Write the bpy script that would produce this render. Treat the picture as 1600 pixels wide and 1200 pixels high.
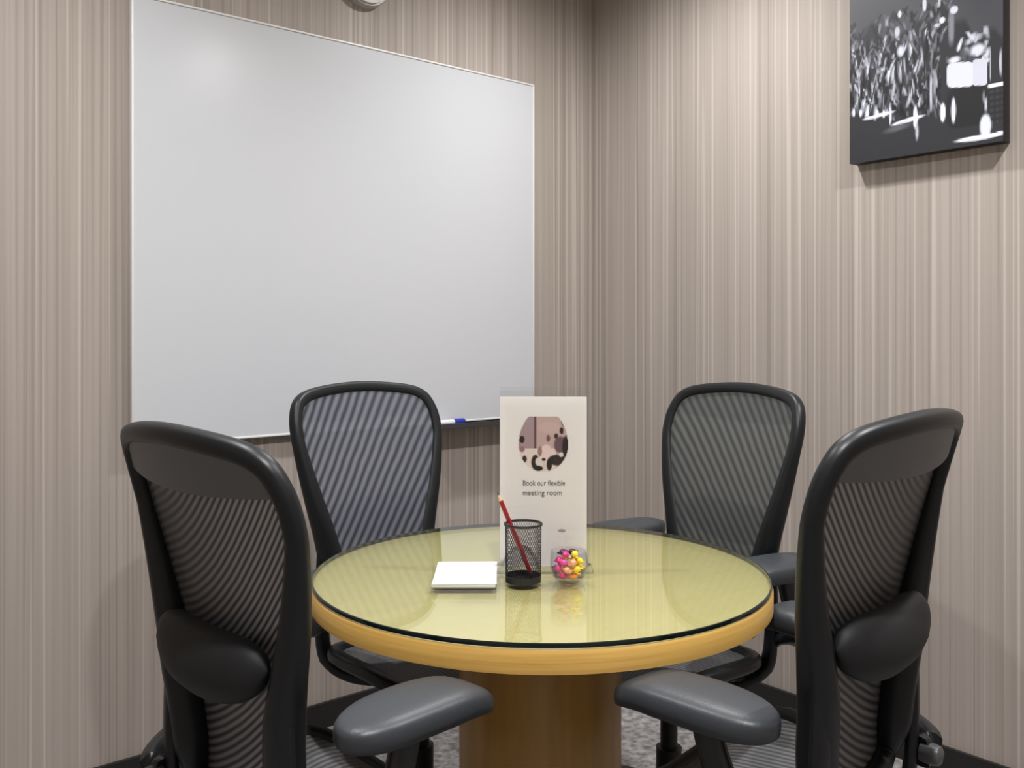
import bpy, bmesh, math, random
from mathutils import Vector, Matrix

random.seed(7)
PI = math.pi
scene = bpy.context.scene
COL = scene.collection
for o in list(bpy.data.objects):
    bpy.data.objects.remove(o, do_unlink=True)

# ------------------------------------------------------------------ camera
# world: room corner at the origin, whiteboard wall is y = 0, picture wall is x = 0,
# the room lies in x < 0, y < 0
cam_d = bpy.data.cameras.new('camera')
cam_d.sensor_width = 36.0
cam_d.lens = 32.4
cam_d.shift_y = -0.05
cam_d.clip_start = 0.02
cam = bpy.data.objects.new('camera', cam_d)
COL.objects.link(cam)
cam.location = (-2.489, -2.494, 1.187)
cam.rotation_euler = (PI / 2, 0, math.radians(-39.936))
scene.camera = cam
FW = Vector((0.6419, 0.7668, 0)).normalized()      # viewing direction on plan
RT = Vector((0.7668, -0.6419, 0)).normalized()

# ------------------------------------------------------------------ world / exposure
w = bpy.data.worlds.new('world')
scene.world = w
w.use_nodes = True
w.node_tree.nodes['Background'].inputs[0].default_value = (0.9, 0.95, 1.0, 1)
w.node_tree.nodes['Background'].inputs[1].default_value = 0.3
vs = scene.view_settings
vs.view_transform = 'Standard'
vs.look = 'None'
vs.gamma = 1.0
vs.use_curve_mapping = False
vs.exposure = -0.06

CEIL = 2.60
ROOM = 3.30
LIGHTS = [(-0.58, -0.74, 82), (-2.05, -0.80, 76), (-0.66, -2.10, 108), (-2.05, -2.15, 164)]
LIGHT_COLOR = (1.0, 0.985, 0.978)


# ------------------------------------------------------------------ helpers
def s2l(c):
    def f(v):
        v /= 255.0
        return v / 12.92 if v <= 0.04045 else ((v + 0.055) / 1.055) ** 2.4
    return (f(c[0]), f(c[1]), f(c[2]), 1.0)


def new_mat(name):
    m = bpy.data.materials.new(name)
    m.use_nodes = True
    return m, m.node_tree, m.node_tree.nodes['Principled BSDF']


def simple(name, col, rough=0.5, metal=0.0, noise=0.0, nscale=60.0, bump=0.0, spec=0.5, coat=0.0):
    """plain procedural material: colour with a little noise and fine bump"""
    m, nt, b = new_mat(name)
    b.inputs['Roughness'].default_value = rough
    b.inputs['Metallic'].default_value = metal
    b.inputs['Specular IOR Level'].default_value = spec
    b.inputs['Coat Weight'].default_value = coat
    tc = nt.nodes.new('ShaderNodeTexCoord')
    nz = nt.nodes.new('ShaderNodeTexNoise')
    nz.inputs['Scale'].default_value = nscale
    nz.inputs['Detail'].default_value = 3
    nt.links.new(tc.outputs['Object'], nz.inputs['Vector'])
    mx = nt.nodes.new('ShaderNodeMix')
    mx.data_type = 'RGBA'
    c = s2l(col)
    k = noise
    mx.inputs[6].default_value = (c[0] * (1 - k), c[1] * (1 - k), c[2] * (1 - k), 1)
    mx.inputs[7].default_value = (min(1, c[0] * (1 + k)), min(1, c[1] * (1 + k)), min(1, c[2] * (1 + k)), 1)
    nt.links.new(nz.outputs['Fac'], mx.inputs[0])
    nt.links.new(mx.outputs[2], b.inputs['Base Color'])
    if bump:
        bp = nt.nodes.new('ShaderNodeBump')
        bp.inputs['Strength'].default_value = bump
        bp.inputs['Distance'].default_value = 0.002
        nt.links.new(nz.outputs['Fac'], bp.inputs['Height'])
        nt.links.new(bp.outputs['Normal'], b.inputs['Normal'])
    return m


def thin_glass(name, tint=(0.96, 0.98, 0.96), ior=1.5, rough=0.0):
    """clear pane: transparent, with the reflection its index gives"""
    m = bpy.data.materials.new(name)
    m.use_nodes = True
    nt = m.node_tree
    nt.nodes.clear()
    out = nt.nodes.new('ShaderNodeOutputMaterial')
    mx = nt.nodes.new('ShaderNodeMixShader')
    tr = nt.nodes.new('ShaderNodeBsdfTransparent')
    tr.inputs[0].default_value = (*tint, 1)
    gl = nt.nodes.new('ShaderNodeBsdfGlossy')
    gl.inputs['Roughness'].default_value = rough
    # Schlick reflectance, the same from both sides of the pane
    geo = nt.nodes.new('ShaderNodeNewGeometry')
    dot = nt.nodes.new('ShaderNodeVectorMath'); dot.operation = 'DOT_PRODUCT'
    nt.links.new(geo.outputs['Normal'], dot.inputs[0]); nt.links.new(geo.outputs['Incoming'], dot.inputs[1])
    r0 = ((ior - 1) / (ior + 1)) ** 2
    last = dot.outputs['Value']
    for op, val in (('ABSOLUTE', None), ('SUBTRACT', 'inv'), ('POWER', 5.0), ('MULTIPLY', 1 - r0), ('ADD', r0)):
        n = nt.nodes.new('ShaderNodeMath'); n.operation = op
        if val == 'inv':
            n.inputs[0].default_value = 1.0; nt.links.new(last, n.inputs[1])
        else:
            nt.links.new(last, n.inputs[0])
            if val is not None:
                n.inputs[1].default_value = val
        last = n.outputs[0]
    nt.links.new(last, mx.inputs[0])
    nt.links.new(tr.outputs[0], mx.inputs[1])
    nt.links.new(gl.outputs[0], mx.inputs[2])
    nt.links.new(mx.outputs[0], out.inputs['Surface'])
    return m


def wallpaper(name, axis):
    """vertical fine streaks: one-dimensional noise along the wall, nearly constant with height"""
    m, nt, b = new_mat(name)
    b.inputs['Roughness'].default_value = 0.62
    b.inputs['Specular IOR Level'].default_value = 0.35
    geo = nt.nodes.new('ShaderNodeNewGeometry')
    sep = nt.nodes.new('ShaderNodeSeparateXYZ')
    nt.links.new(geo.outputs['Position'], sep.inputs[0])
    along = sep.outputs[axis]
    up = sep.outputs[2]

    def noise(sa, su, detail, off):
        cmb = nt.nodes.new('ShaderNodeCombineXYZ')
        a = nt.nodes.new('ShaderNodeMath'); a.operation = 'MULTIPLY'; a.inputs[1].default_value = sa
        u = nt.nodes.new('ShaderNodeMath'); u.operation = 'MULTIPLY'; u.inputs[1].default_value = su
        nt.links.new(along, a.inputs[0]); nt.links.new(up, u.inputs[0])
        nt.links.new(a.outputs[0], cmb.inputs[0]); nt.links.new(u.outputs[0], cmb.inputs[1])
        cmb.inputs[2].default_value = off
        n = nt.nodes.new('ShaderNodeTexNoise')
        n.inputs['Scale'].default_value = 1.0
        n.inputs['Detail'].default_value = detail
        n.inputs['Roughness'].default_value = 0.6
        nt.links.new(cmb.outputs[0], n.inputs['Vector'])
        return n.outputs['Fac']

    def ramp(src, stops):
        r = nt.nodes.new('ShaderNodeValToRGB')
        el = r.color_ramp.elements
        while len(el) < len(stops):
            el.new(0.5)
        for e, (p, c) in zip(el, stops):
            e.position = p; e.color = c
        nt.links.new(src, r.inputs[0])
        return r.outputs[0]

    broad = noise(9.0, 0.25, 2, 3.1 + axis)
    mid = noise(105.0, 0.5, 2, 11.7 + axis)
    fine = noise(96.0, 0.35, 0, 23.9 + axis)
    fine2 = noise(84.0, 0.35, 0, 41.3 + axis)
    c0 = s2l((164, 155, 147)); c1 = s2l((174, 164, 157))
    base = ramp(broad, [(0.3, c0), (0.7, c1)])
    tone = ramp(mid, [(0.3, (0.90, 0.895, 0.885, 1)), (0.5, (1, 1, 1, 1)), (0.7, (1.06, 1.06, 1.06, 1))])
    mul = nt.nodes.new('ShaderNodeMix'); mul.data_type = 'RGBA'; mul.blend_type = 'MULTIPLY'
    mul.inputs[0].default_value = 1.0
    nt.links.new(base, mul.inputs[6]); nt.links.new(tone, mul.inputs[7])
    # thin pale threads and thin dark threads
    lf = ramp(fine, [(0.63, (0, 0, 0, 1)), (0.70, (1, 1, 1, 1))])
    df = ramp(fine2, [(0.63, (0, 0, 0, 1)), (0.70, (1, 1, 1, 1))])
    mf = nt.nodes.new('ShaderNodeMath'); mf.operation = 'MULTIPLY'; mf.inputs[1].default_value = 0.30
    nt.links.new(lf, mf.inputs[0])
    md = nt.nodes.new('ShaderNodeMath'); md.operation = 'MULTIPLY'; md.inputs[1].default_value = 0.26
    nt.links.new(df, md.inputs[0])
    m1 = nt.nodes.new('ShaderNodeMix'); m1.data_type = 'RGBA'
    nt.links.new(mf.outputs[0], m1.inputs[0]); nt.links.new(mul.outputs[2], m1.inputs[6])
    m1.inputs[7].default_value = s2l((222, 214, 204))
    m2 = nt.nodes.new('ShaderNodeMix'); m2.data_type = 'RGBA'
    nt.links.new(md.outputs[0], m2.inputs[0]); nt.links.new(m1.outputs[2], m2.inputs[6])
    m2.inputs[7].default_value = s2l((108, 98, 90))
    nt.links.new(m2.outputs[2], b.inputs['Base Color'])
    bp = nt.nodes.new('ShaderNodeBump')
    bp.inputs['Strength'].default_value = 0.25
    bp.inputs['Distance'].default_value = 0.002
    nt.links.new(mid, bp.inputs['Height'])
    nt.links.new(bp.outputs['Normal'], b.inputs['Normal'])
    return m


def wood(name, c_a, c_b, rough, scale=(3, 60, 3), coat=0.0):
    m, nt, b = new_mat(name)
    b.inputs['Roughness'].default_value = rough
    b.inputs['Coat Weight'].default_value = coat
    tc = nt.nodes.new('ShaderNodeTexCoord')
    mp = nt.nodes.new('ShaderNodeMapping')
    mp.inputs['Scale'].default_value = scale
    nz = nt.nodes.new('ShaderNodeTexNoise')
    nz.inputs['Scale'].default_value = 2.0
    nz.inputs['Detail'].default_value = 5
    nz.inputs['Distortion'].default_value = 0.6
    nt.links.new(tc.outputs['Object'], mp.inputs[0]); nt.links.new(mp.outputs[0], nz.inputs['Vector'])
    r = nt.nodes.new('ShaderNodeValToRGB')
    r.color_ramp.elements[0].position = 0.3; r.color_ramp.elements[0].color = s2l(c_a)
    r.color_ramp.elements[1].position = 0.7; r.color_ramp.elements[1].color = s2l(c_b)
    nt.links.new(nz.outputs['Fac'], r.inputs[0]); nt.links.new(r.outputs[0], b.inputs['Base Color'])
    return m


def carpet(name):
    m, nt, b = new_mat(name)
    b.inputs['Roughness'].default_value = 0.95
    b.inputs['Specular IOR Level'].default_value = 0.1
    tc = nt.nodes.new('ShaderNodeTexCoord')
    n1 = nt.nodes.new('ShaderNodeTexNoise'); n1.inputs['Scale'].default_value = 45; n1.inputs['Detail'].default_value = 4
    n2 = nt.nodes.new('ShaderNodeTexNoise'); n2.inputs['Scale'].default_value = 380; n2.inputs['Detail'].default_value = 2
    nt.links.new(tc.outputs['Object'], n1.inputs['Vector']); nt.links.new(tc.outputs['Object'], n2.inputs['Vector'])
    r = nt.nodes.new('ShaderNodeValToRGB')
    r.color_ramp.elements[0].position = 0.32; r.color_ramp.elements[0].color = s2l((104, 102, 104))
    r.color_ramp.elements[1].position = 0.68; r.color_ramp.elements[1].color = s2l((168, 165, 164))
    nt.links.new(n1.outputs['Fac'], r.inputs[0]); nt.links.new(r.outputs[0], b.inputs['Base Color'])
    bp = nt.nodes.new('ShaderNodeBump'); bp.inputs['Strength'].default_value = 0.6; bp.inputs['Distance'].default_value = 0.004
    nt.links.new(n2.outputs['Fac'], bp.inputs['Height']); nt.links.new(bp.outputs['Normal'], b.inputs['Normal'])
    return m


def attr_mat(name, rough=0.5, spec=0.4):
    """flat print: colours stored on the printed sheet itself"""
    m, nt, b = new_mat(name)
    b.inputs['Roughness'].default_value = rough
    b.inputs['Specular IOR Level'].default_value = spec
    a = nt.nodes.new('ShaderNodeAttribute'); a.attribute_name = 'print'
    nt.links.new(a.outputs['Color'], b.inputs['Base Color'])
    return m


def weave(name, ax, az, curve, side, pitch, dark, light, open_):
    """woven suspension fabric: dense dark threads with rows of slightly open, paler threads"""
    m = bpy.data.materials.new(name)
    m.use_nodes = True
    nt = m.node_tree
    b = nt.nodes['Principled BSDF']
    b.inputs['Roughness'].default_value = 0.55
    out = nt.nodes['Material Output']
    uv = nt.nodes.new('ShaderNodeUVMap'); uv.uv_map = 'UVMap'
    sep = nt.nodes.new('ShaderNodeSeparateXYZ'); nt.links.new(uv.outputs[0], sep.inputs[0])

    def M(op, a, bb=None):
        n = nt.nodes.new('ShaderNodeMath'); n.operation = op
        for i, v in enumerate((a, bb)):
            if v is None:
                continue
            if isinstance(v, (int, float)):
                n.inputs[i].default_value = v
            else:
                nt.links.new(v, n.inputs[i])
        return n.outputs[0]
    x, z = sep.outputs[0], sep.outputs[1]
    lin = M('ADD', M('MULTIPLY', x, ax), M('MULTIPLY', z, az))
    q = M('MAXIMUM', M('ADD', M('MULTIPLY', x, side), 0.12), 0.0)
    lin = M('SUBTRACT', lin, M('MULTIPLY', M('MULTIPLY', q, q), curve))
    nz = nt.nodes.new('ShaderNodeTexNoise'); nz.inputs['Scale'].default_value = 14.0
    nt.links.new(uv.outputs[0], nz.inputs['Vector'])
    ph = M('ADD', M('MULTIPLY', lin, 2 * PI / pitch), M('MULTIPLY', nz.outputs['Fac'], 1.6))
    s = M('ADD', M('MULTIPLY', M('SINE', ph), 0.5), 0.5)
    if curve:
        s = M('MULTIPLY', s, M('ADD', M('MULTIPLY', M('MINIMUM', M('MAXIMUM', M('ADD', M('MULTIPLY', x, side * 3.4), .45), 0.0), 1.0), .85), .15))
    mx = nt.nodes.new('ShaderNodeMix'); mx.data_type = 'RGBA'
    mx.inputs[6].default_value = s2l(dark); mx.inputs[7].default_value = s2l(light)
    nt.links.new(s, mx.inputs[0]); nt.links.new(mx.outputs[2], b.inputs['Base Color'])
    # fine thread grid
    g = M('MULTIPLY', M('SINE', M('MULTIPLY', x, 2 * PI / 0.0035)), M('SINE', M('MULTIPLY', z, 2 * PI / 0.0035)))
    hole = M('MULTIPLY', M('ADD', M('MULTIPLY', g, 0.5), 0.5), M('ADD', M('MULTIPLY', s, open_), open_ * 0.35))
    tr = nt.nodes.new('ShaderNodeBsdfTransparent')
    ms = nt.nodes.new('ShaderNodeMixShader')
    nt.links.new(hole, ms.inputs[0]); nt.links.new(b.outputs[0], ms.inputs[1]); nt.links.new(tr.outputs[0], ms.inputs[2])
    nt.links.new(ms.outputs[0], out.inputs['Surface'])
    return m


class MB:
    """collects geometry for ONE mesh object"""
    def __init__(self):
        self.v = []; self.f = []; self.uv = {}

    def box(self, c, s, rot=None):
        n = len(self.v)
        for dx in (-.5, .5):
            for dy in (-.5, .5):
                for dz in (-.5, .5):
                    p = Vector((dx * s[0], dy * s[1], dz * s[2]))
                    if rot is not None:
                        p = rot @ p
                    self.v.append(Vector(c) + p)
        for q in ((0, 1, 3, 2), (4, 6, 7, 5), (0, 4, 5, 1), (2, 3, 7, 6), (0, 2, 6, 4), (1, 5, 7, 3)):
            self.f.append(tuple(n + i for i in q))

    def rings(self, rings, closed=False, cap=True):
        n = len(self.v); k = len(rings[0])
        for r in rings:
            self.v.extend(r)
        R = len(rings)
        for i in range(R if closed else R - 1):
            a = n + i * k; b = n + ((i + 1) % R) * k
            for j in range(k):
                j2 = (j + 1) % k
                self.f.append((a + j, a + j2, b + j2, b + j))
        if cap and not closed:
            self.f.append(tuple(n + j for j in range(k))[::-1])
            self.f.append(tuple(n + (R - 1) * k + j for j in range(k)))

    def tube(self, pts, rad, seg=10, closed=False, cap=True):
        pts = [Vector(p) for p in pts]
        N = len(pts)
        rad = rad if isinstance(rad, (list, tuple)) else [rad] * N
        rings = []; prev = None
        for i, p in enumerate(pts):
            if closed:
                t = pts[(i + 1) % N] - pts[i - 1]
            else:
                t = pts[min(i + 1, N - 1)] - pts[max(i - 1, 0)]
            t.normalize()
            if prev is None:
                prev = Vector((0, 0, 1)) if abs(t.z) < 0.9 else Vector((1, 0, 0))
            a = prev - t * prev.dot(t); a.normalize(); prev = a
            b = t.cross(a)
            rings.append([p + (a * math.cos(2 * PI * j / seg) + b * math.sin(2 * PI * j / seg)) * rad[i] for j in range(seg)])
        self.rings(rings, closed, cap)

    def sweep(self, pts, norms, widths, thick, closed=False, seg=12, power=0.6):
        """rounded-rectangle section; norms = thickness direction at each point"""
        N = len(pts); rings = []
        for i in range(N):
            p = Vector(pts[i])
            t = (Vector(pts[(i + 1) % N]) - Vector(pts[i - 1])) if closed else (Vector(pts[min(i + 1, N - 1)]) - Vector(pts[max(i - 1, 0)]))
            t.normalize()
            n = Vector(norms[i]); n = (n - t * n.dot(t)).normalized()
            b = t.cross(n)
            wd = widths[i] if isinstance(widths, (list, tuple)) else widths
            th = thick[i] if isinstance(thick, (list, tuple)) else thick
            ring = []
            for j in range(seg):
                a = 2 * PI * j / seg
                ca, sa = math.cos(a), math.sin(a)
                ca = math.copysign(abs(ca) ** power, ca); sa = math.copysign(abs(sa) ** power, sa)
                ring.append(p + b * ca * wd / 2 + n * sa * th / 2)
            rings.append(ring)
        self.rings(rings, closed)

    def lathe(self, prof, seg=48, c=(0, 0, 0), close=True):
        """prof: list of (r, z) from bottom to top; ends with r = 0 are fanned"""
        c = Vector(c)
        rings = []
        for r, z in prof:
            rings.append([c + Vector((max(r, 1e-5) * math.cos(2 * PI * j / seg), max(r, 1e-5) * math.sin(2 * PI * j / seg), z)) for j in range(seg)])
        self.rings(rings, False, cap=close)

    def ellipsoid(self, c, r, rot=None, seg=16, rows=10, power=1.0):
        c = Vector(c); rings = []
        for i in range(1, rows):
            th = PI * i / rows - PI / 2
            ring = []
            for j in range(seg):
                a = 2 * PI * j / seg
                def sp(v): return math.copysign(abs(v) ** power, v)
                p = Vector((r[0] * sp(math.cos(th)) * sp(math.cos(a)), r[1] * sp(math.cos(th)) * sp(math.sin(a)), r[2] * sp(math.sin(th))))
                if rot is not None:
                    p = rot @ p
                ring.append(c + p)
            rings.append(ring)
        self.rings(rings)

    def build(self, name, mat, parent=None, smooth=False, bevel=0.0, bseg=2, angle=35, loc=None):
        me = bpy.data.meshes.new(name)
        me.from_pydata([tuple(p) for p in self.v], [], self.f)
        bm = bmesh.new(); bm.from_mesh(me)
        bmesh.ops.recalc_face_normals(bm, faces=bm.faces)
        if bevel:
            ed = [e for e in bm.edges if len(e.link_faces) == 2 and e.calc_face_angle(0) > math.radians(30)]
            bmesh.ops.bevel(bm, geom=ed, offset=bevel, segments=bseg, profile=0.5, affect='EDGES')
        bm.to_mesh(me); bm.free()
        if smooth or bevel:
            for p in me.polygons:
                p.use_smooth = True
            me.set_sharp_from_angle(angle=math.radians(angle))
        me.materials.append(mat)
        o = bpy.data.objects.new(name, me)
        COL.objects.link(o)
        if parent is not None:
            o.parent = parent
        if loc is not None:
            o.location = loc
        return o


def grid_obj(name, fn, nu, nv, mat, parent=None, uvfn=None, smooth=True):
    """surface sheet from fn(u, v)"""
    vs_, fs = [], []
    for j in range(nv + 1):
        for i in range(nu + 1):
            vs_.append(tuple(fn(i / nu, j / nv)))
    for j in range(nv):
        for i in range(nu):
            a = j * (nu + 1) + i
            fs.append((a, a + 1, a + nu + 2, a + nu + 1))
    me = bpy.data.meshes.new(name)
    me.from_pydata(vs_, [], fs)
    if uvfn:
        l = me.uv_layers.new(name='UVMap')
        for lp in me.loops:
            l.data[lp.index].uv = uvfn(vs_[lp.vertex_index])
    for p in me.polygons:
        p.use_smooth = smooth
    me.materials.append(mat)
    o = bpy.data.objects.new(name, me); COL.objects.link(o)
    if parent is not None:
        o.parent = parent
    return o


def thing(name, loc, rz=0.0, label=None, cat=None, group=None):
    o = bpy.data.objects.new(name, None)
    o.empty_display_size = 0.05
    COL.objects.link(o)
    o.location = loc; o.rotation_euler = (0, 0, rz)
    return tag(o, label, cat, group)


def tag(o, label=None, cat=None, group=None, kind=None):
    if label: o['label'] = label
    if cat: o['category'] = cat
    if group: o['group'] = group
    if kind: o['kind'] = kind
    return o


def catmull(pts, n, closed=False):
    out = []; N = len(pts)
    segs = N if closed else N - 1
    for i in range(segs):
        if closed:
            p0, p1, p2, p3 = (Vector(pts[(i + k) % N]) for k in (-1, 0, 1, 2))
        else:
            p0, p1, p2, p3 = Vector(pts[max(i - 1, 0)]), Vector(pts[i]), Vector(pts[i + 1]), Vector(pts[min(i + 2, N - 1)])
        for k in range(n):
            t = k / n
            out.append(0.5 * ((2 * p1) + (p2 - p0) * t + (2 * p0 - 5 * p1 + 4 * p2 - p3) * t * t + (3 * p1 - p0 - 3 * p2 + p3) * t ** 3))
    if not closed:
        out.append(Vector(pts[-1]))
    return out


# ------------------------------------------------------------------ materials
M_wall_l = wallpaper('wallpaper_x', 0)
M_wall_r = wallpaper('wallpaper_y', 1)
M_carpet = carpet('grey_carpet')
M_ceil = simple('ceiling_paint', (232, 230, 226), 0.8, noise=0.03, nscale=20)
M_skirt = simple('black_skirting', (30, 29, 29), 0.45, noise=0.1)
M_board = simple('board_enamel', (203, 206, 211), 0.22, noise=0.01, nscale=4, spec=0.4)
M_boardrim = simple('board_rim', (226, 226, 224), 0.35, noise=0.01)
M_darkrim = simple('board_back', (58, 57, 58), 0.5, noise=0.05)
M_black = simple('graphite_plastic', (19, 22, 25), 0.42, noise=0.12, nscale=220, bump=0.05, spec=0.4)
M_blackg = simple('graphite_satin', (28, 31, 35), 0.34, noise=0.1, nscale=180)
M_foam = simple('black_foam', (17, 19, 22), 0.65, noise=0.15, nscale=160, bump=0.05)
M_pad = simple('arm_vinyl', (52, 56, 61), 0.42, noise=0.08, nscale=260, bump=0.12)
M_panel = simple('charcoal_panel', (92, 94, 96), 0.5, noise=0.08, nscale=200)
M_metal = simple('dull_metal', (150, 150, 150), 0.35, metal=0.8, noise=0.05)
M_woodtop = wood('maple_veneer', (198, 189, 126), (205, 196, 134), 0.45, coat=1.0)
M_woodedge = wood('golden_edge', (196, 152, 74), (214, 172, 92), 0.4, scale=(2, 2, 90))
M_drum = wood('maple_drum', (164, 122, 56), (180, 138, 68), 0.38, scale=(18, 18, 1.2))
M_glass = thin_glass('table_glass', (0.985, 0.992, 0.978), 1.6)
M_glassedge = simple('glass_edge', (16, 26, 24), 0.12, noise=0.1)
M_clear = thin_glass('clear_acrylic', (0.993, 0.996, 0.995), 1.49)
M_paper = simple('white_paper', (222, 221, 219), 0.7, noise=0.01)
M_card = simple('white_card', (240, 234, 232), 0.5, noise=0.01)
M_ink = simple('grey_ink', (84, 76, 76), 0.7, noise=0.05)
M_inkpale = simple('pale_ink', (168, 162, 160), 0.7, noise=0.05)
M_wire = simple('black_wire', (26, 26, 28), 0.4, noise=0.1)
M_print = attr_mat('canvas_print', 0.5)
M_cardprint = attr_mat('card_print', 0.55)
M_canvas = simple('black_canvas', (16, 17, 19), 0.5, noise=0.2, nscale=300, bump=0.1)
M_grey = simple('grey_casing', (172, 170, 166), 0.4, noise=0.03)


# ------------------------------------------------------------------ structure
def slab(name, lo, hi, mat):
    m = MB()
    m.box([(a + b) / 2 for a, b in zip(lo, hi)], [b - a for a, b in zip(lo, hi)])
    return tag(m.build(name, mat), kind='structure')


slab('floor', (-ROOM - .1, -ROOM - .1, -.1), (.1, .1, 0), M_carpet)
slab('ceiling', (-ROOM - .1, -ROOM - .1, CEIL), (.1, .1, CEIL + .1), M_ceil)
slab('wall_left', (-ROOM - .1, 0, 0), (.1, .1, CEIL), M_wall_l)
slab('wall_right', (0, -ROOM - .1, 0), (.1, 0, CEIL), M_wall_r)
slab('wall_back', (-ROOM - .1, -ROOM - .1, 0), (0, -ROOM, CEIL), M_wall_l)
slab('wall_entry', (-ROOM - .1, -ROOM, 0), (-ROOM, 0, CEIL), M_wall_r)
slab('baseboard_left', (-ROOM, -.012, 0), (-.012, 0, .075), M_skirt)
slab('baseboard_right', (-.012, -ROOM, 0), (0, 0, .075), M_skirt)
slab('baseboard_back', (-ROOM, -ROOM, 0), (-.012, -ROOM + .012, .075), M_skirt)
slab('baseboard_entry', (-ROOM, -ROOM + .012, 0), (-ROOM + .012, -.012, .075), M_skirt)

# ------------------------------------------------------------------ recessed downlights
def emission(name, col, s):
    m = bpy.data.materials.new(name); m.use_nodes = True
    nt = m.node_tree; nt.nodes.clear()
    e = nt.nodes.new('ShaderNodeEmission'); o = nt.nodes.new('ShaderNodeOutputMaterial')
    e.inputs[0].default_value = (*col, 1); e.inputs[1].default_value = s
    nt.links.new(e.outputs[0], o.inputs['Surface'])
    return m


M_lamp = emission('lamp_face', LIGHT_COLOR, 6.0)
WHERE = ['near the corner of the walls', 'before the whiteboard', 'before the canvas picture', 'in the open part of the room']
for (lx, ly, pw), wh in zip(LIGHTS, WHERE):
    d = thing('downlight', (lx, ly, CEIL), 0, 'round white downlight in the ceiling ' + wh, 'downlight', 'ceiling downlights')
    r = MB()
    r.lathe([(.050, -.0), (.046, -.006), (.054, -.010), (.066, -.006), (.068, 0)], 40, close=False)
    r.build('trim_ring', M_boardrim, d, smooth=True)
    f = MB(); f.lathe([(.046, -.004), (.046, -.001)], 40)
    f.build('lamp_face', M_lamp, d)
    ld = bpy.data.lights.new('downlight_beam', 'SPOT')
    ld.energy = pw; ld.color = LIGHT_COLOR; ld.spot_size = math.radians(166); ld.spot_blend = 1.0
    ld.shadow_soft_size = 0.035
    lo = bpy.data.objects.new('downlight_beam', ld); COL.objects.link(lo)
    lo.parent = d; lo.location = (0, 0, -.02)

# ------------------------------------------------------------------ whiteboard
BX0, BX1, BZ0, BZ1, BT = -1.712, -0.322, 0.890, 2.070, 0.030
wb = thing('whiteboard', (-1.017, 0, BZ0), 0, 'large plain white dry-erase board on the striped wall', 'whiteboard')
def local(x, y, z): return (x + 1.017, y, z - BZ0)
m = MB(); m.box(local((BX0 + BX1) / 2, -.006, (BZ0 + BZ1) / 2), (BX1 - BX0 - .01, .010, BZ1 - BZ0 - .01))
m.build('backing', M_darkrim, wb)
m = MB(); m.box(local((BX0 + BX1) / 2, -.0195, (BZ0 + BZ1) / 2), (BX1 - BX0 - .012, .017, BZ1 - BZ0 - .012))
m.build('writing_panel', M_board, wb)
for c, s in ((((BX0 + BX1) / 2, BZ1 - .003), (BX1 - BX0, .006)), (((BX0 + BX1) / 2, BZ0 + .003), (BX1 - BX0, .006)),
             ((BX0 + .003, (BZ0 + BZ1) / 2), (.006, BZ1 - BZ0 - .012)), ((BX1 - .003, (BZ0 + BZ1) / 2), (.006, BZ1 - BZ0 - .012))):
    m = MB(); m.box(local(c[0], -.0205, c[1]), (s[0], .021, s[1]))
    m.build('edge_rail', M_boardrim, wb, bevel=.0015)
# pen tray under the right half
TX0, TX1 = -0.82, -0.36
m = MB()
m.box(local((TX0 + TX1) / 2, -.050, BZ0 - .010), (TX1 - TX0, .090, .006))
m.box(local((TX0 + TX1) / 2, -.0935, BZ0 - .004), (TX1 - TX0, .005, .016))
m.box(local((TX0 + TX1) / 2, -.0075, BZ0 - .010), (TX1 - TX0, .006, .020))
m.build('pen_tray', M_darkrim, wb)

# blue marker lying on the tray
mk = thing('marker_pen', (-0.70, -.052, BZ0 - .007), 0, 'blue marker lying on the pen tray below the whiteboard', 'marker')
M_blue = simple('blue_plastic', (38, 52, 158), 0.35, noise=0.05)
M_white_pl = simple('white_plastic', (225, 225, 228), 0.35, noise=0.02)
m = MB(); m.tube([(-.065, 0, .011), (.005, 0, .011)], .0095, 14); m.build('barrel', M_white_pl, mk, smooth=True)
m = MB(); m.tube([(.005, 0, .011), (.045, 0, .011), (.050, 0, .011)], [.011, .011, .008], 14); m.build('cap', M_blue, mk, smooth=True)

# round grey fixture on the wall above the board
fx = thing('wall_fixture', (-1.005, 0, 2.278), 0, 'round grey disc-shaped fixture on the wall above the whiteboard', 'wall fixture')
def disc_y(name, r0, r1, y0, y1, mat, bev=.004):
    m = MB()
    rings = []
    for r, y in ((r0, y0), (r0, y0 + (y1 - y0) * .75), (r1, y1)):
        rings.append([Vector((r * math.cos(2 * PI * j / 48), y, r * math.sin(2 * PI * j / 48))) for j in range(48)])
    m.rings(rings)
    return m.build(name, mat, fx, smooth=True)
disc_y('casing', .084, .080, 0, -.030, M_grey)
disc_y('face', .074, .060, -.030, -.040, M_boardrim)

# ------------------------------------------------------------------ canvas picture on the right wall
PY0, PY1, PZ0, PZ1, PT = -1.085, -1.505, 1.672, 2.272, 0.042     # left edge, right edge (towards the room)
PW, PH = PY0 - PY1, PZ1 - PZ0
pic = thing('canvas_picture', (0, (PY0 + PY1) / 2, PZ0), 0, 'black and white night city scene on a deep canvas', 'picture')
m = MB(); m.box((-PT / 2, 0, PH / 2), (PT, PW, PH)); m.build('canvas_body', M_canvas, pic, bevel=.002)


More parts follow.
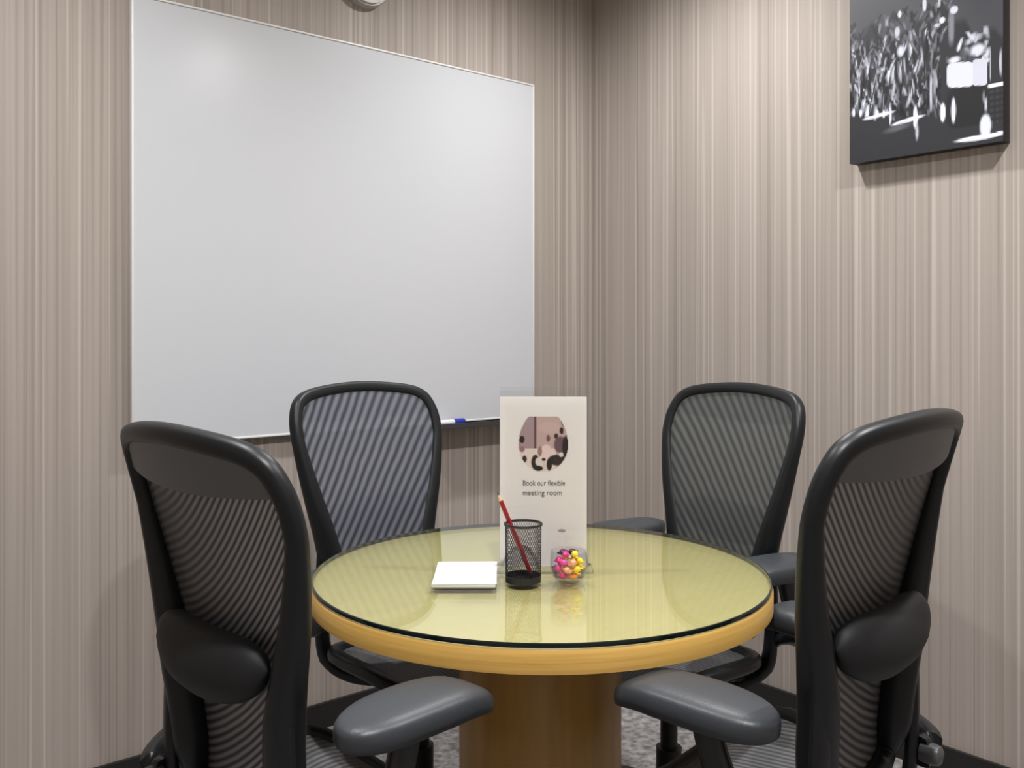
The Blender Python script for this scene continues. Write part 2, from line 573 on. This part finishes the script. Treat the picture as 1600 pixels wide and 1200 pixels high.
def printed(name, W, H, nu, nv, colfn, mat, parent, place, keep=None):
    vs_, fs, cols = [], [], []
    for j in range(nv + 1):
        for i in range(nu + 1):
            vs_.append(place(i / nu * W, j / nv * H))
    for j in range(nv):
        for i in range(nu):
            u, v = (i + .5) / nu, (j + .5) / nv
            if keep and not keep(u, v):
                continue
            a = j * (nu + 1) + i
            fs.append((a, a + 1, a + nu + 2, a + nu + 1))
            cols.append(colfn(u, v))
    me = bpy.data.meshes.new(name)
    me.from_pydata(vs_, [], fs)
    at = me.color_attributes.new('print', 'FLOAT_COLOR', 'CORNER')
    k = 0
    for p, c in zip(me.polygons, cols):
        for li in p.loop_indices:
            at.data[li].color = c
    me.materials.append(mat)
    o = bpy.data.objects.new(name, me); COL.objects.link(o); o.parent = parent
    return o


rp = random.Random(21)
STREAK = []                                 # upright lights and dark gaps of the street: u, height, width, half length, grey, slant
for _ in range(420):
    u = rp.uniform(0.0, .62)
    lo = .15 - .09 * u
    STREAK.append((u, rp.uniform(lo, .33), rp.uniform(.003, .009), rp.uniform(.006, .032), rp.choice((205, 150, 120, 16, 14, 12, 235, 60, 18)), rp.gauss(0, .22)))
for _ in range(110):
    STREAK.append((rp.uniform(.0, .7), rp.uniform(.30, .40), rp.uniform(.004, .010), rp.uniform(.005, .02), rp.choice((130, 100, 26, 40, 170, 24)), rp.uniform(-.8, .8)))
for _ in range(46):
    STREAK.append((rp.uniform(.66, .92), rp.uniform(.20, .29), rp.uniform(.006, .014), rp.uniform(.005, .02), rp.choice((225, 180, 90, 30, 240)), rp.uniform(-.5, .5)))


def city(u, v):
    h = v * PH                                # metres above the lower edge
    sky = 76 + 5 * math.sin(9 * u + 5 * v)
    line = .335 + .03 * math.sin(13 * u) + .018 * math.sin(41 * u + 1) - max(0, u - .72) * .28
    t = max(0, min(1, (h - line) / .02))
    g = 44 * (1 - t) + sky * t
    for (su, sh, sw, sl, val, sk) in STREAK:
        dh = h - sh
        if abs(dh) < sl:
            du = abs((u - su) * PW - sk * dh)
            if du < sw * .7:
                k = (1 - (du / (sw * .7)) ** 2) * (1 - (dh / sl) ** 2) ** .5
                g = g + (val - g) * k * .9

    def soft(cu, ch, ru, rh, val, p=2, k=2.0, slope=0.0):
        nonlocal g
        d = (abs((u - cu) / ru)) ** p + (abs((h - ch - slope * (u - cu)) / rh)) ** p
        if d < 1:
            g = g + (val - g) * min(1, (1 - d) * k)
    # hoardings and towers at right
    soft(.785, .105, .135, .058, 30, 4)
    soft(.745, .190, .085, .034, 226, 6, 3, -.06); soft(.865, .186, .045, .036, 214, 6, 3, -.06)
    soft(.85, .245, .06, .020, 225, 2, 1.2); soft(.71, .232, .05, .012, 230, 2, 1.2)
    soft(.690, .325, .024, .06, 140, 3, 1.0)
    soft(.708, .364, .028, .012, 230, 2); soft(.633, .345, .022, .010, 240, 2); soft(.60, .335, .022, .006, 205, 2)
    soft(.354, .392, .014, .011, 250, 2); soft(.338, .345, .022, .017, 205, 2, 1.4)
    soft(.521, .40, .016, .022, 225, 2); soft(.615, .40, .010, .022, 200, 2)
    soft(.36, .29, .03, .02, 225, 2, 1.2)
    # ladder of rows at far right
    if u > .915 and .045 < h < .135:
        g = 34 + 26 * (0.5 + .5 * math.sin(h * 400)) * (0.6 + .4 * math.sin(u * 190))
    soft(.965, .145, .06, .005, 245, 4)
    soft(.925, .20, .006, .05, 170, 2); soft(.985, .20, .006, .05, 190, 2)
    soft(.90, .10, .006, .03, 190, 2); soft(.885, .12, .005, .03, 150, 2)
    soft(.562, .16, .010, .065, 190, 2, 1.4); soft(.585, .18, .010, .05, 150, 2, 1.4)
    # wet street
    soft(.21, .124, .13, .006, 232, 2, 2, .03); soft(.41, .096, .13, .007, 232, 2, 2, .05)
    soft(.34, .080, .12, .012, 110, 2, .8, .05)
    soft(.460, .100, .018, .036, 240, 2); soft(.470, .06, .014, .03, 190, 2, 1.2); soft(.29, .118, .010, .03, 225, 2)
    for q in (.03, .08, .13, .20, .245):
        soft(q, .148 - .09 * q, .014, .014, 235, 2, 1.4)
    soft(.637, .100, .020, .030, 248, 2); soft(.704, .100, .018, .040, 225, 2)
    soft(.898, .045, .040, .036, 228, 2)
    soft(.86, .018, .17, .008, 245, 2, 2, .004); soft(.98, .022, .04, .004, 250, 2)
    return s2l((g * .97, g * .99, min(255, g * 1.05 + 2)))


printed('city_print', PW, PH, 130, 180, city, M_print, pic,
        lambda a, b: (-PT - .0006, PW / 2 - a, b))

# ------------------------------------------------------------------ table
TC = Vector((-1.312, -1.172, 0))
GT = 0.735                                   # upper face of the glass
tb = thing('round_table', TC, 0, 'round maple-veneer meeting table on a drum pedestal', 'table')
m = MB()
m.lathe([(.0, .687), (.418, .687), (.4215, .690), (.4315, .690), (.4315, .7215), (.4285, .7255)], 128)
m.build('edge_band', M_woodedge, tb, smooth=True, angle=40)
m = MB(); m.lathe([(.4284, .7235), (.4284, .7262)], 128)
m.build('table_top', M_woodtop, tb)
m = MB(); m.lathe([(.152, .02), (.155, .024), (.155, .687)], 96)
m.build('pedestal', M_drum, tb, smooth=True)
m = MB(); m.lathe([(.158, 0), (.158, .014), (.156, .020)], 96)
m.build('base_plate', M_black, tb, smooth=True)

gl = thing('glass_top', TC + Vector((0, 0, .727)), 0, 'clear round glass sheet with dark green edge lying on the table', 'glass top')
m = MB(); m.lathe([(.4265, 0), (.4265, .008)], 128)
m.build('pane', M_glass, gl)
m = MB()
rings = []
for j in range(128):
    a = 2 * PI * j / 128
    d = Vector((math.cos(a), math.sin(a), 0))
    rings.append([d * .4266 + Vector((0, 0, .0002)), d * .4285 + Vector((0, 0, .0006)), d * .4295 + Vector((0, 0, .004)), d * .4285 + Vector((0, 0, .0075)), d * .4266 + Vector((0, 0, .008))])
m.rings(rings, closed=True)
m.build('polished_edge', M_glassedge, gl, smooth=True)


# ------------------------------------------------------------------ things on the table
def onpix(lat, dep):
    """point on the table top at the given distances right of and in front of the tripod"""
    c = Vector((-2.489, -2.494, 0)) + RT * lat + FW * dep
    return Vector((c.x, c.y, GT))


FACE = math.atan2(RT.y, RT.x)                # turns local x along the sign's width

# acrylic sign holder and its card
sg = thing('sign_holder', onpix(.0596, 1.752), FACE, 'clear acrylic sign holder behind the pen cup', 'sign holder')
m = MB(); m.box((0, .0, .004), (.186, .052, .008)); m.build('foot', M_clear, sg, bevel=.001)
m = MB(); m.box((.003, -.0045, .175), (.172, .002, .334)); m.build('front_sheet', M_clear, sg)
m = MB(); m.box((.003, .0045, .178), (.172, .002, .340)); m.build('back_sheet', M_clear, sg)
cd = thing('menu_card', onpix(.0596, 1.752) + Vector((0, 0, .0085)), FACE, 'white card with a round photo and two lines of text, standing in the acrylic holder', 'card')
CW, CH = .165, .322
m = MB(); m.box((0, 0, CH / 2), (CW, .0016, CH)); m.build('card_sheet', M_card, cd)


def cardpic(u, v):
    base = (196, 168, 164)
    g = list(base)
    if u < .32: g = [168, 144, 148]
    if .31 < u < .355 and v > .42: g = [98, 72, 76]
    if v < .42 and u < .75: g = [232, 212, 206]
    def blot(cu, cv, ru, rv, c):
        nonlocal g
        d = ((u - cu) / ru) ** 2 + ((v - cv) / rv) ** 2
        if d < 1:
            k = min(1, (1 - d) * 2.5)
            g = [a + (b - a) * k for a, b in zip(g, c)]
    blot(.62, .80, .25, .12, (206, 176, 172))
    blot(.07, .58, .055, .075, (28, 16, 18)); blot(.12, .22, .05, .07, (46, 30, 32)); blot(.07, .40, .06, .06, (150, 112, 116))
    blot(.60, .60, .04, .07, (112, 74, 80)); blot(.76, .64, .045, .055, (46, 24, 26)); blot(.87, .74, .045, .07, (44, 26, 28))
    blot(.85, .48, .15, .17, (104, 78, 88)); blot(.95, .44, .07, .22, (24, 12, 14))
    blot(.56, .36, .12, .14, (236, 206, 206)); blot(.43, .36, .05, .10, (150, 122, 116))
    blot(.78, .20, .20, .11, (40, 24, 20)); blot(.62, .12, .06, .12, (14, 6, 6)); blot(.86, .30, .05, .05, (230, 220, 215))
    blot(.34, .16, .09, .15, (26, 16, 14)); blot(.40, .17, .07, .09, (226, 216, 208)); blot(.40, .05, .10, .05, (12, 8, 8))
    blot(.51, .21, .045, .03, (30, 14, 14)); blot(.52, .08, .03, .09, (214, 204, 198))
    blot(.92, .92, .07, .12, (132, 108, 98))
    return s2l(g)


RW = .094
def keep(u, v):
    # circle with its top cut off
    return ((u - .5) / .5) ** 2 + ((v * .98 - .46) / .47) ** 2 < 1.0 if v < .46 else ((u - .5) / .5) ** 2 + ((v * .98 - .46) / .64) ** 2 < 1.0
printed('round_photo', RW, RW * 1.10, 64, 70, cardpic, M_cardprint, cd,
        lambda a, b: (a - RW / 2 + .0, -.0011, b + .181), keep)


def text(name, body, size, loc, mat, parent, width=None):
    cu = bpy.data.curves.new(name, 'FONT')
    cu.body = body; cu.size = size; cu.align_x = 'CENTER'; cu.extrude = 0.00008
    tmp = bpy.data.objects.new(name + '_tmp', cu)
    COL.objects.link(tmp)
    dg = bpy.context.evaluated_depsgraph_get()
    me = bpy.data.meshes.new_from_object(tmp.evaluated_get(dg))
    bpy.data.objects.remove(tmp, do_unlink=True)
    xs = [v.co.x for v in me.vertices]
    k = width / (max(xs) - min(xs)) if width else 1.0
    for v in me.vertices:
        x, y, z = v.co.x * k, v.co.y, v.co.z
        v.co = (x, -z, y)
    me.materials.append(mat)
    o = bpy.data.objects.new(name, me); COL.objects.link(o)
    o.parent = parent; o.location = loc
    return o


text('text_line', 'Book our flexible', .0145, (.001, -.0013, .1535), M_ink, cd, .080)
text('text_line', 'meeting room', .0145, (-.002, -.0013, .1350), M_ink, cd, .074)
m = MB(); m.ellipsoid((.035, -.0011, .068), (.0075, .0004, .003), seg=14, rows=8); m.build('small_emblem', M_inkpale, cd)

# wire pen cup
CUP = onpix(.0205, 1.678)
pc = thing('pen_cup', CUP, FACE, 'black wire mesh pen cup holding a red pencil', 'pen cup')
R0, R1, CHT = .0325, .0335, .104
m = MB(); m.lathe([(R0 - .001, 0), (R0, .0005), (R0, .012), (R0 - .0015, .012), (R0 - .0015, .002), (0, .002)], 40)
m.build('base_band', M_wire, pc, smooth=True)
m = MB(); m.tube([(R1 * math.cos(a), R1 * math.sin(a), CHT) for a in [2 * PI * j / 40 for j in range(40)]], .0024, 8, closed=True)
m.build('rim', M_wire, pc, smooth=True)
m = MB()
NW = 44
def ribbon(pts, wd):
    m.tube(pts, wd, 3, cap=False)
for k in range(NW):
    for sgn in (1, -1):
        pts = []
        for q in range(9):
            t = q / 8
            a = 2 * PI * (k / NW) + sgn * t * 1.45
            r = R0 + (R1 - R0) * t - .0006
            pts.append((r * math.cos(a), r * math.sin(a), .010 + (CHT - .010) * t))
        ribbon(pts, .00042)
wm = m.build('wire_mesh', M_wire, pc)
wm['kind'] = 'stuff'

M_red = simple('red_lacquer', (150, 18, 40), 0.3, noise=0.06, nscale=90)
M_lead = simple('dark_lead', (34, 30, 32), 0.5, noise=0.1)
M_rawwood = simple('raw_wood', (214, 186, 150), 0.6, noise=0.08)
p0 = Vector((.017, .010, .0040)); p1 = Vector((-.047, -.010, .163))
dd = (p1 - p0).normalized()
pn = thing('pencil', CUP, FACE, 'dark red pencil leaning in the black wire pen cup', 'pencil')
m = MB(); m.tube([p0 + dd * .010, p1 - dd * .016], .0042, 6); m.build('barrel', M_red, pn)
m = MB(); m.tube([p0, p0 + dd * .010], .0043, 10); m.build('end_cap', M_lead, pn, smooth=True)
m = MB(); m.tube([p1 - dd * .016, p1 - dd * .005], [.0041, .0016], 10); m.build('sharpened_cone', M_rawwood, pn, smooth=True)
m = MB(); m.tube([p1 - dd * .005, p1], [.0016, .0003], 8); m.build('lead_tip', M_lead, pn, smooth=True)

# note pad
q = [Vector((-1.557, -1.152, 0)), Vector((-1.465, -1.229, 0)), Vector((-1.362, -1.104, 0)), Vector((-1.450, -1.033, 0))]
npc = sum(q, Vector()) / 4
ang = math.atan2(q[1].y - q[0].y, q[1].x - q[0].x)
np_ = thing('note_pad', (npc.x, npc.y, GT), ang, 'blank white note pad lying beside the pen cup', 'note pad')
m = MB(); m.box((0, 0, .0012), (.114, .160, .0024)); m.build('backing_card', simple('grey_board', (120, 114, 104), 0.8, noise=0.05), np_)
m = MB(); m.box((0, 0, .0049), (.113, .159, .005)); m.build('paper_block', M_paper, np_)
m = MB(); m.box((0.0006, -.0004, .0078), (.114, .160, .0006), Matrix.Rotation(.012, 3, 'Z')); m.build('top_sheet', M_paper, np_)

# glass bowl with sweets
BOWL = onpix(.1035, 1.676)
bw = thing('sweet_bowl', BOWL, 0, 'small clear glass bowl filled with bright wrapped sweets', 'bowl')
m = MB()
prof = [(.020, 0), (.024, .002), (.031, .012), (.0345, .028), (.0340, .044), (.0325, .056)]
inner = [(r - .0018, max(z, .0035)) for r, z in prof[::-1]]
m.lathe(prof + inner + [(0.0, .0035)], 48)
m.build('bowl_glass', M_clear, bw, smooth=True)
SW = [('pink', (226, 74, 158)), ('orange', (240, 140, 36)), ('yellow', (246, 214, 40)), ('lime', (188, 206, 44)), ('magenta', (206, 40, 120)), ('peach', (244, 168, 128)), ('dark purple', (70, 30, 60))]
SM = {n: simple('wrap_' + n.replace(' ', '_'), c, 0.28, noise=0.12, nscale=240) for n, c in SW}
rs = random.Random(5)
spots = []
for layer, (z, rr, cnt) in enumerate(((.0125, .0135, 4), (.0255, .0195, 6), (.0385, .0185, 6), (.0515, .0125, 4))):
    for k in range(cnt):
        a = 2 * PI * k / cnt + layer * .62
        spots.append((rr * math.cos(a), rr * math.sin(a), z))
order = []
for i, p in enumerate(spots):
    side = p[0] * RT.x + p[1] * RT.y
    bank = ('pink', 'peach', 'magenta') if side < -.006 else (('yellow', 'lime', 'yellow') if side > .009 else ('orange', 'peach', 'yellow'))
    order.append('dark purple' if i in (16, 19) else bank[i % 3])
def sweet(i, pos, nm):
    s = thing('wrapped_sweet', BOWL + Vector(pos), rs.uniform(0, PI), '%s wrapped sweet in the small glass bowl' % nm, 'sweet', 'sweets in the glass bowl')
    mt = SM[nm]
    b = MB(); b.ellipsoid((0, 0, 0), (.0078, .0062, .0058), seg=12, rows=8); b.build('sweet_body', mt, s, smooth=True)
    for sg_ in (-1, 1):
        t = MB()
        rings = []
        for x, r in ((.0068, .0018), (.0085, .0014), (.0112, .0040)):
            rings.append([Vector((sg_ * x, r * (1 + .25 * math.cos(4 * 2 * PI * j / 8)) * math.cos(2 * PI * j / 8), r * .6 * math.sin(2 * PI * j / 8))) for j in range(8)])
        t.rings(rings); t.build('twist', mt, s)
for i, (p, nm) in enumerate(zip(spots, order)):
    sweet(i, p, nm)

# ------------------------------------------------------------------ office chairs
HALF = [(0, .47), (.10, .475), (.155, .50), (.172, .57), (.182, .64), (.20, .72), (.222, .80), (.24, .88), (.25, .95), (.243, 1.005), (.215, 1.045), (.15, 1.065), (0, 1.075)]
ZT = 1.064
BKW = .924
def zmap(z): return .47 + (z - .47) * (ZT - .47) / .605
def ybk(x, z):
    u = max(0.0, (z - .5) / .57)
    return -.14 - .112 * u ** 1.6 + .727 * x * x
def S(x, z, off=0.0): return Vector((x, ybk(x, z) + off, z))


half = [(x * BKW, zmap(z)) for x, z in HALF]
loop = [(-x, z) for x, z in half[1:-1]]
closed_pts = [Vector((x, z, 0)) for x, z in half] + [Vector((x, z, 0)) for x, z in loop[::-1]]
OUT = catmull(closed_pts, 6, closed=True)          # outline of the back, (x, z)


def half_width(z):
    best = 0
    n = len(OUT)
    for i in range(n):
        a, b = OUT[i], OUT[(i + 1) % n]
        if (a.y - z) * (b.y - z) <= 0 and abs(a.y - b.y) > 1e-9:
            t = (z - a.y) / (b.y - a.y)
            best = max(best, abs(a.x + (b.x - a.x) * t))
    return best


def chair(loc, rz_deg, label, weave_mat, seat_mat, arm_z, arms, star_deg, lift=0.0):
    c = thing('office_chair', (loc[0], loc[1], 0), math.radians(rz_deg), label, 'chair', 'mesh office chairs around the round table')
    # --- back frame
    n = len(OUT); pts, nrm, wd, thk = [], [], [], []
    for i in range(n):
        p = OUT[i]
        t = OUT[(i + 1) % n] - OUT[i - 1]
        nx, nz = t.y, -t.x
        l = math.hypot(nx, nz); nx /= l; nz /= l
        if nx * p.x + nz * (p.y - .78) < 0:
            nx, nz = -nx, -nz
        k = max(0, min(1, (.92 - p.y) / .25))
        k *= max(0, min(1, (p.y - .49) / .06)) * .8 + .2
        wdt = .029 + .022 * k
        x, z = p.x - nx * wdt * .5, p.y - nz * wdt * .5
        dk = .026 * k
        thk.append(.028 + dk)
        pts.append(S(x, z, -.003 - dk * .45)); nrm.append(Vector((-1.45 * x, 1, .25))); wd.append(wdt)
    m = MB(); m.sweep(pts, nrm, wd, thk, closed=True, seg=14, power=.75)
    m.build('back_frame', M_black, c, smooth=True, angle=60)
    # --- woven back
    def fab(u, v):
        z = .484 + v * (ZT - .012 - .484)
        hw = max(.0, half_width(z) - .014)
        x = (u * 2 - 1) * hw
        return S(x, z, .004 + .012 * (1 - (u * 2 - 1) ** 2) * math.sin(PI * v))
    grid_obj('back_mesh', fab, 28, 44, weave_mat, c, uvfn=lambda p: (p[0], p[2]))
    # --- solid upper panel behind the weave
    def pan(off):
        def f(u, v):
            z = .968 + v * (ZT - .016 - .968)
            hw = max(.0, half_width(z) - .018)
            x = (u * 2 - 1) * hw
            return S(x, z + .012 * (1 - v) * (abs(u * 2 - 1) ** 2), off)
        return f
    up = MB(); nu, nv = 20, 6
    for off in (-.010, -.004):
        for j in range(nv + 1):
            for i in range(nu + 1):
                up.v.append(pan(off)(i / nu, j / nv))
    K = (nu + 1) * (nv + 1)
    for j in range(nv):
        for i in range(nu):
            a = j * (nu + 1) + i
            up.f.append((a, a + nu + 1, a + nu + 2, a + 1)); up.f.append((K + a, K + a + 1, K + a + nu + 2, K + a + nu + 1))
    for i in range(nu):
        up.f.append((i, i + 1, K + i + 1, K + i)); b_ = nv * (nu + 1) + i
        up.f.append((b_, K + b_, K + b_ + 1, b_ + 1))
    up.build('upper_panel', M_panel, c, smooth=True, angle=50)
    # --- lumbar pad: a soft bolster behind the weave
    m = MB(); rings = []
    for i in range(21):
        t = -1 + 2 * i / 20
        x = t * .146
        e = (1 - abs(t) ** 3.2) ** .5 if abs(t) < 1 else 0
        e = max(e, .04)
        zc = .742 - .016 * (1 - t * t)
        cy = ybk(x, zc) - .027
        ring = []
        for j in range(16):
            a = 2 * PI * j / 16
            ring.append(Vector((x, cy + .033 * e * math.cos(a), zc + .050 * e * math.sin(a))))
        rings.append(ring)
    m.rings(rings); m.build('lumbar_pad', M_foam, c, smooth=True, angle=70)
    # --- spine yoke: one upright each side, joined under the seat
    for s in (-1, 1):
        path = catmull([(s * .055, -.02, .385), (s * .12, -.10, .39), (s * .160, -.148, .43), (s * .166, -.160, .52), (s * .163, -.164, .62), (s * .162, -.162, .70), (s * .166, -.156, .745)], 5)
        m = MB(); m.sweep(path, [Vector((s * .25, -1, .1)) if p.z > .43 else Vector((0, -.3, -1)) for p in path], [.024 + .024 * (1 - i / (len(path) - 1)) for i in range(len(path))], [.012 + .016 * (1 - i / (len(path) - 1)) for i in range(len(path))], seg=10)
        m.build('upright', M_black, c, smooth=True, angle=60)
        # arm: bracket, post, pad
        ax, arm_y = arms[0 if s < 0 else 1]
        z0 = .50
        path = catmull([(s * .172, -.172, z0), (s * .210, -.172, z0 + .004), (s * ax, -.125 + arm_y * .5, z0 + .02), (s * ax, -.045 + arm_y, z0 + .055), (s * ax, -.01 + arm_y, arm_z - .030)], 5)
        m = MB(); m.sweep(path, [Vector((s, 0, 0.05)) for p in path], [.050 - .012 * i / (len(path) - 1) for i in range(len(path))], .030, seg=10)
        ar = m.build('arm_bracket', M_blackg, c, smooth=True, angle=60)
        m = MB(); rings = []
        L = 19
        for i in range(L):
            t = .5 - .5 * math.cos(PI * i / (L - 1))
            y = -.122 + .258 * t + arm_y
            e = max(.06, (1 - abs(2 * t - 1) ** 3.4) ** .45)
            hw_ = (.052 + .008 * math.sin(PI * t)) * e
            zt = arm_z - .020 * max(0, (t - .72) / .28) ** 2
            th = .048 * (0.30 + .70 * e)
            ring = []
            for j in range(18):
                a = 2 * PI * j / 18
                ca, sa = math.cos(a), math.sin(a)
                ca = math.copysign(abs(ca) ** .62, ca); sa = math.copysign(abs(sa) ** .62, sa)
                ring.append(Vector((s * ax + hw_ * ca - s * .012 * math.sin(PI * t), y, zt - .024 + th / 2 * sa)))
            rings.append(ring)
        m.rings(rings); m.build('arm_pad', M_pad, c, smooth=True, angle=55)
        # height knob on the back of the bracket
        m = MB(); m.tube([(s * .176, -.172, z0), (s * .176, -.190, z0), (s * .176, -.200, z0), (s * .176, -.203, z0)], [.016, .017, .015, .011], 16)
        m.build('arm_knob', simple_knob, c, smooth=True, angle=40)
    # --- seat
    so = []
    for k in range(40):
        a = 2 * PI * k / 40
        ca, sa = math.cos(a), math.sin(a)
        ca = math.copysign(abs(ca) ** .55, ca); sa = math.copysign(abs(sa) ** .55, sa)
        y = .025 + .160 * sa
        x = .215 * ca * (1 + .10 * (y - .025) / .16)
        so.append((x, y))
    def zs(x, y):
        return .452 + .35 * x * x - (max(0, y - .07) ** 2) * 2.6 - .02 * (1 - ((x / .24) ** 2)) * .6
    sp = [Vector((x, y, zs(x, y))) for x, y in so]
    m = MB(); m.sweep(sp, [Vector((0, 0, 1))] * 40, .034, .030, closed=True, seg=12, power=.7)
    m.build('seat_frame', M_black, c, smooth=True, angle=60)
    def seatf(u, v):
        y = .025 + .160 * (v * 2 - 1) * .98
        e = (1 - abs(v * 2 - 1) ** 3.6 * .9) ** .28
        x = (u * 2 - 1) * .215 * e * (1 + .10 * (y - .025) / .16) * .98
        return (x, y, zs(x, y) + .004)
    grid_obj('seat_mesh', seatf, 20, 16, seat_mat, c, uvfn=lambda p: (p[0], p[1]))
    # --- mechanism and levers under the seat
    m = MB(); m.box((0, -.005, .392), (.15, .23, .050)); m.build('tilt_mechanism', M_black, c, bevel=.014)
    for s in (-1, 1):
        m = MB(); m.tube(catmull([(s * .07, .05, .392), (s * .16, .06, .388), (s * .205, .05, .375)], 4), .0055, 8)
        lv = m.build('lever', M_blackg, c, smooth=True)
        m = MB(); m.ellipsoid((s * .212, .045, .372), (.020, .011, .007), seg=12, rows=8)
        m.build('lever_paddle', M_black, lv, smooth=True)
    # seat support rails
    for s in (-1, 1):
        m = MB(); m.sweep([Vector((s * .072, .06, .40)), Vector((s * .14, .09, .415)), Vector((s * .195, .08, .440))], [Vector((0, 0, 1))] * 3, .040, .018, seg=8)
        m.build('seat_bracket', M_black, c, smooth=True, angle=60)
    # --- gas column and five-star base
    m = MB(); m.lathe([(.030, .085), (.030, .22), (.020, .222), (.020, .400)], 24); m.build('gas_column', M_black, c, smooth=True)
    m = MB(); m.lathe([(.034, .075), (.046, .085), (.046, .125), (.036, .14)], 28)
    hub = m.build('base_hub', M_blackg, c, smooth=True)
    for k in range(5):
        a = math.radians(star_deg + 72 * k - rz_deg)
        dv = Vector((math.cos(a), math.sin(a), 0))
        m = MB(); m.sweep([dv * .035 + Vector((0, 0, .108)), dv * .15 + Vector((0, 0, .096)), dv * .26 + Vector((0, 0, .074)), dv * .29 + Vector((0, 0, .070))], [Vector((0, 0, 1))] * 4, [.052, .042, .032, .026], [.040, .032, .024, .018], seg=10)
        m.build('base_leg', M_blackg, c, smooth=True, angle=60)
        tip = dv * .275
        sd = Vector((-dv.y, dv.x, 0))
        m = MB(); m.ellipsoid(tip + Vector((0, 0, .050)), (.010, .010, .018), seg=10, rows=6)
        cs = m.build('caster', M_black, c, smooth=True)
        for s in (-1, 1):
            m = MB(); m.tube([tip + sd * s * .008 + Vector((0, 0, .0275)), tip + sd * s * .022 + Vector((0, 0, .0275))], .0275, 18)
            m.build('wheel', M_black, cs, smooth=True, angle=40)
    # seat height set on the gas column: everything above it rises
    for ch in c.children:
        if ch.name.split('.')[0] not in ('gas_column', 'base_hub', 'base_leg', 'caster'):
            ch.location.z += lift
    return c


simple_knob = simple('knob_grey', (78, 80, 82), 0.35, noise=0.08)
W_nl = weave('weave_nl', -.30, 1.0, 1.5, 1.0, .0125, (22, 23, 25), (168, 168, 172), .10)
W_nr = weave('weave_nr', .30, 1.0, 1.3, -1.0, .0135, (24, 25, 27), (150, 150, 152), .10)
W_fl = weave('weave_fl', 1.0, .75, 0.0, 1.0, .027, (40, 43, 52), (108, 112, 123), .10)
W_fr = weave('weave_fr', 1.0, -.95, 0.0, 1.0, .028, (48, 52, 53), (90, 93, 92), .16)
W_seat = weave('weave_seat', 1.0, .2, 0.0, 1.0, .012, (66, 67, 69), (112, 113, 114), .25)
chair((-1.2618, -.694), 187.6, 'black mesh office chair with its back to the whiteboard', W_fl, W_seat, .662, ((.252, 0), (.252, 0)), -80)
chair((-.8252, -1.0778), 80.6, 'black mesh office chair with its back to the wall that carries the picture', W_fr, W_seat, .700, ((.252, -.10), (.245, -.06)), 155)
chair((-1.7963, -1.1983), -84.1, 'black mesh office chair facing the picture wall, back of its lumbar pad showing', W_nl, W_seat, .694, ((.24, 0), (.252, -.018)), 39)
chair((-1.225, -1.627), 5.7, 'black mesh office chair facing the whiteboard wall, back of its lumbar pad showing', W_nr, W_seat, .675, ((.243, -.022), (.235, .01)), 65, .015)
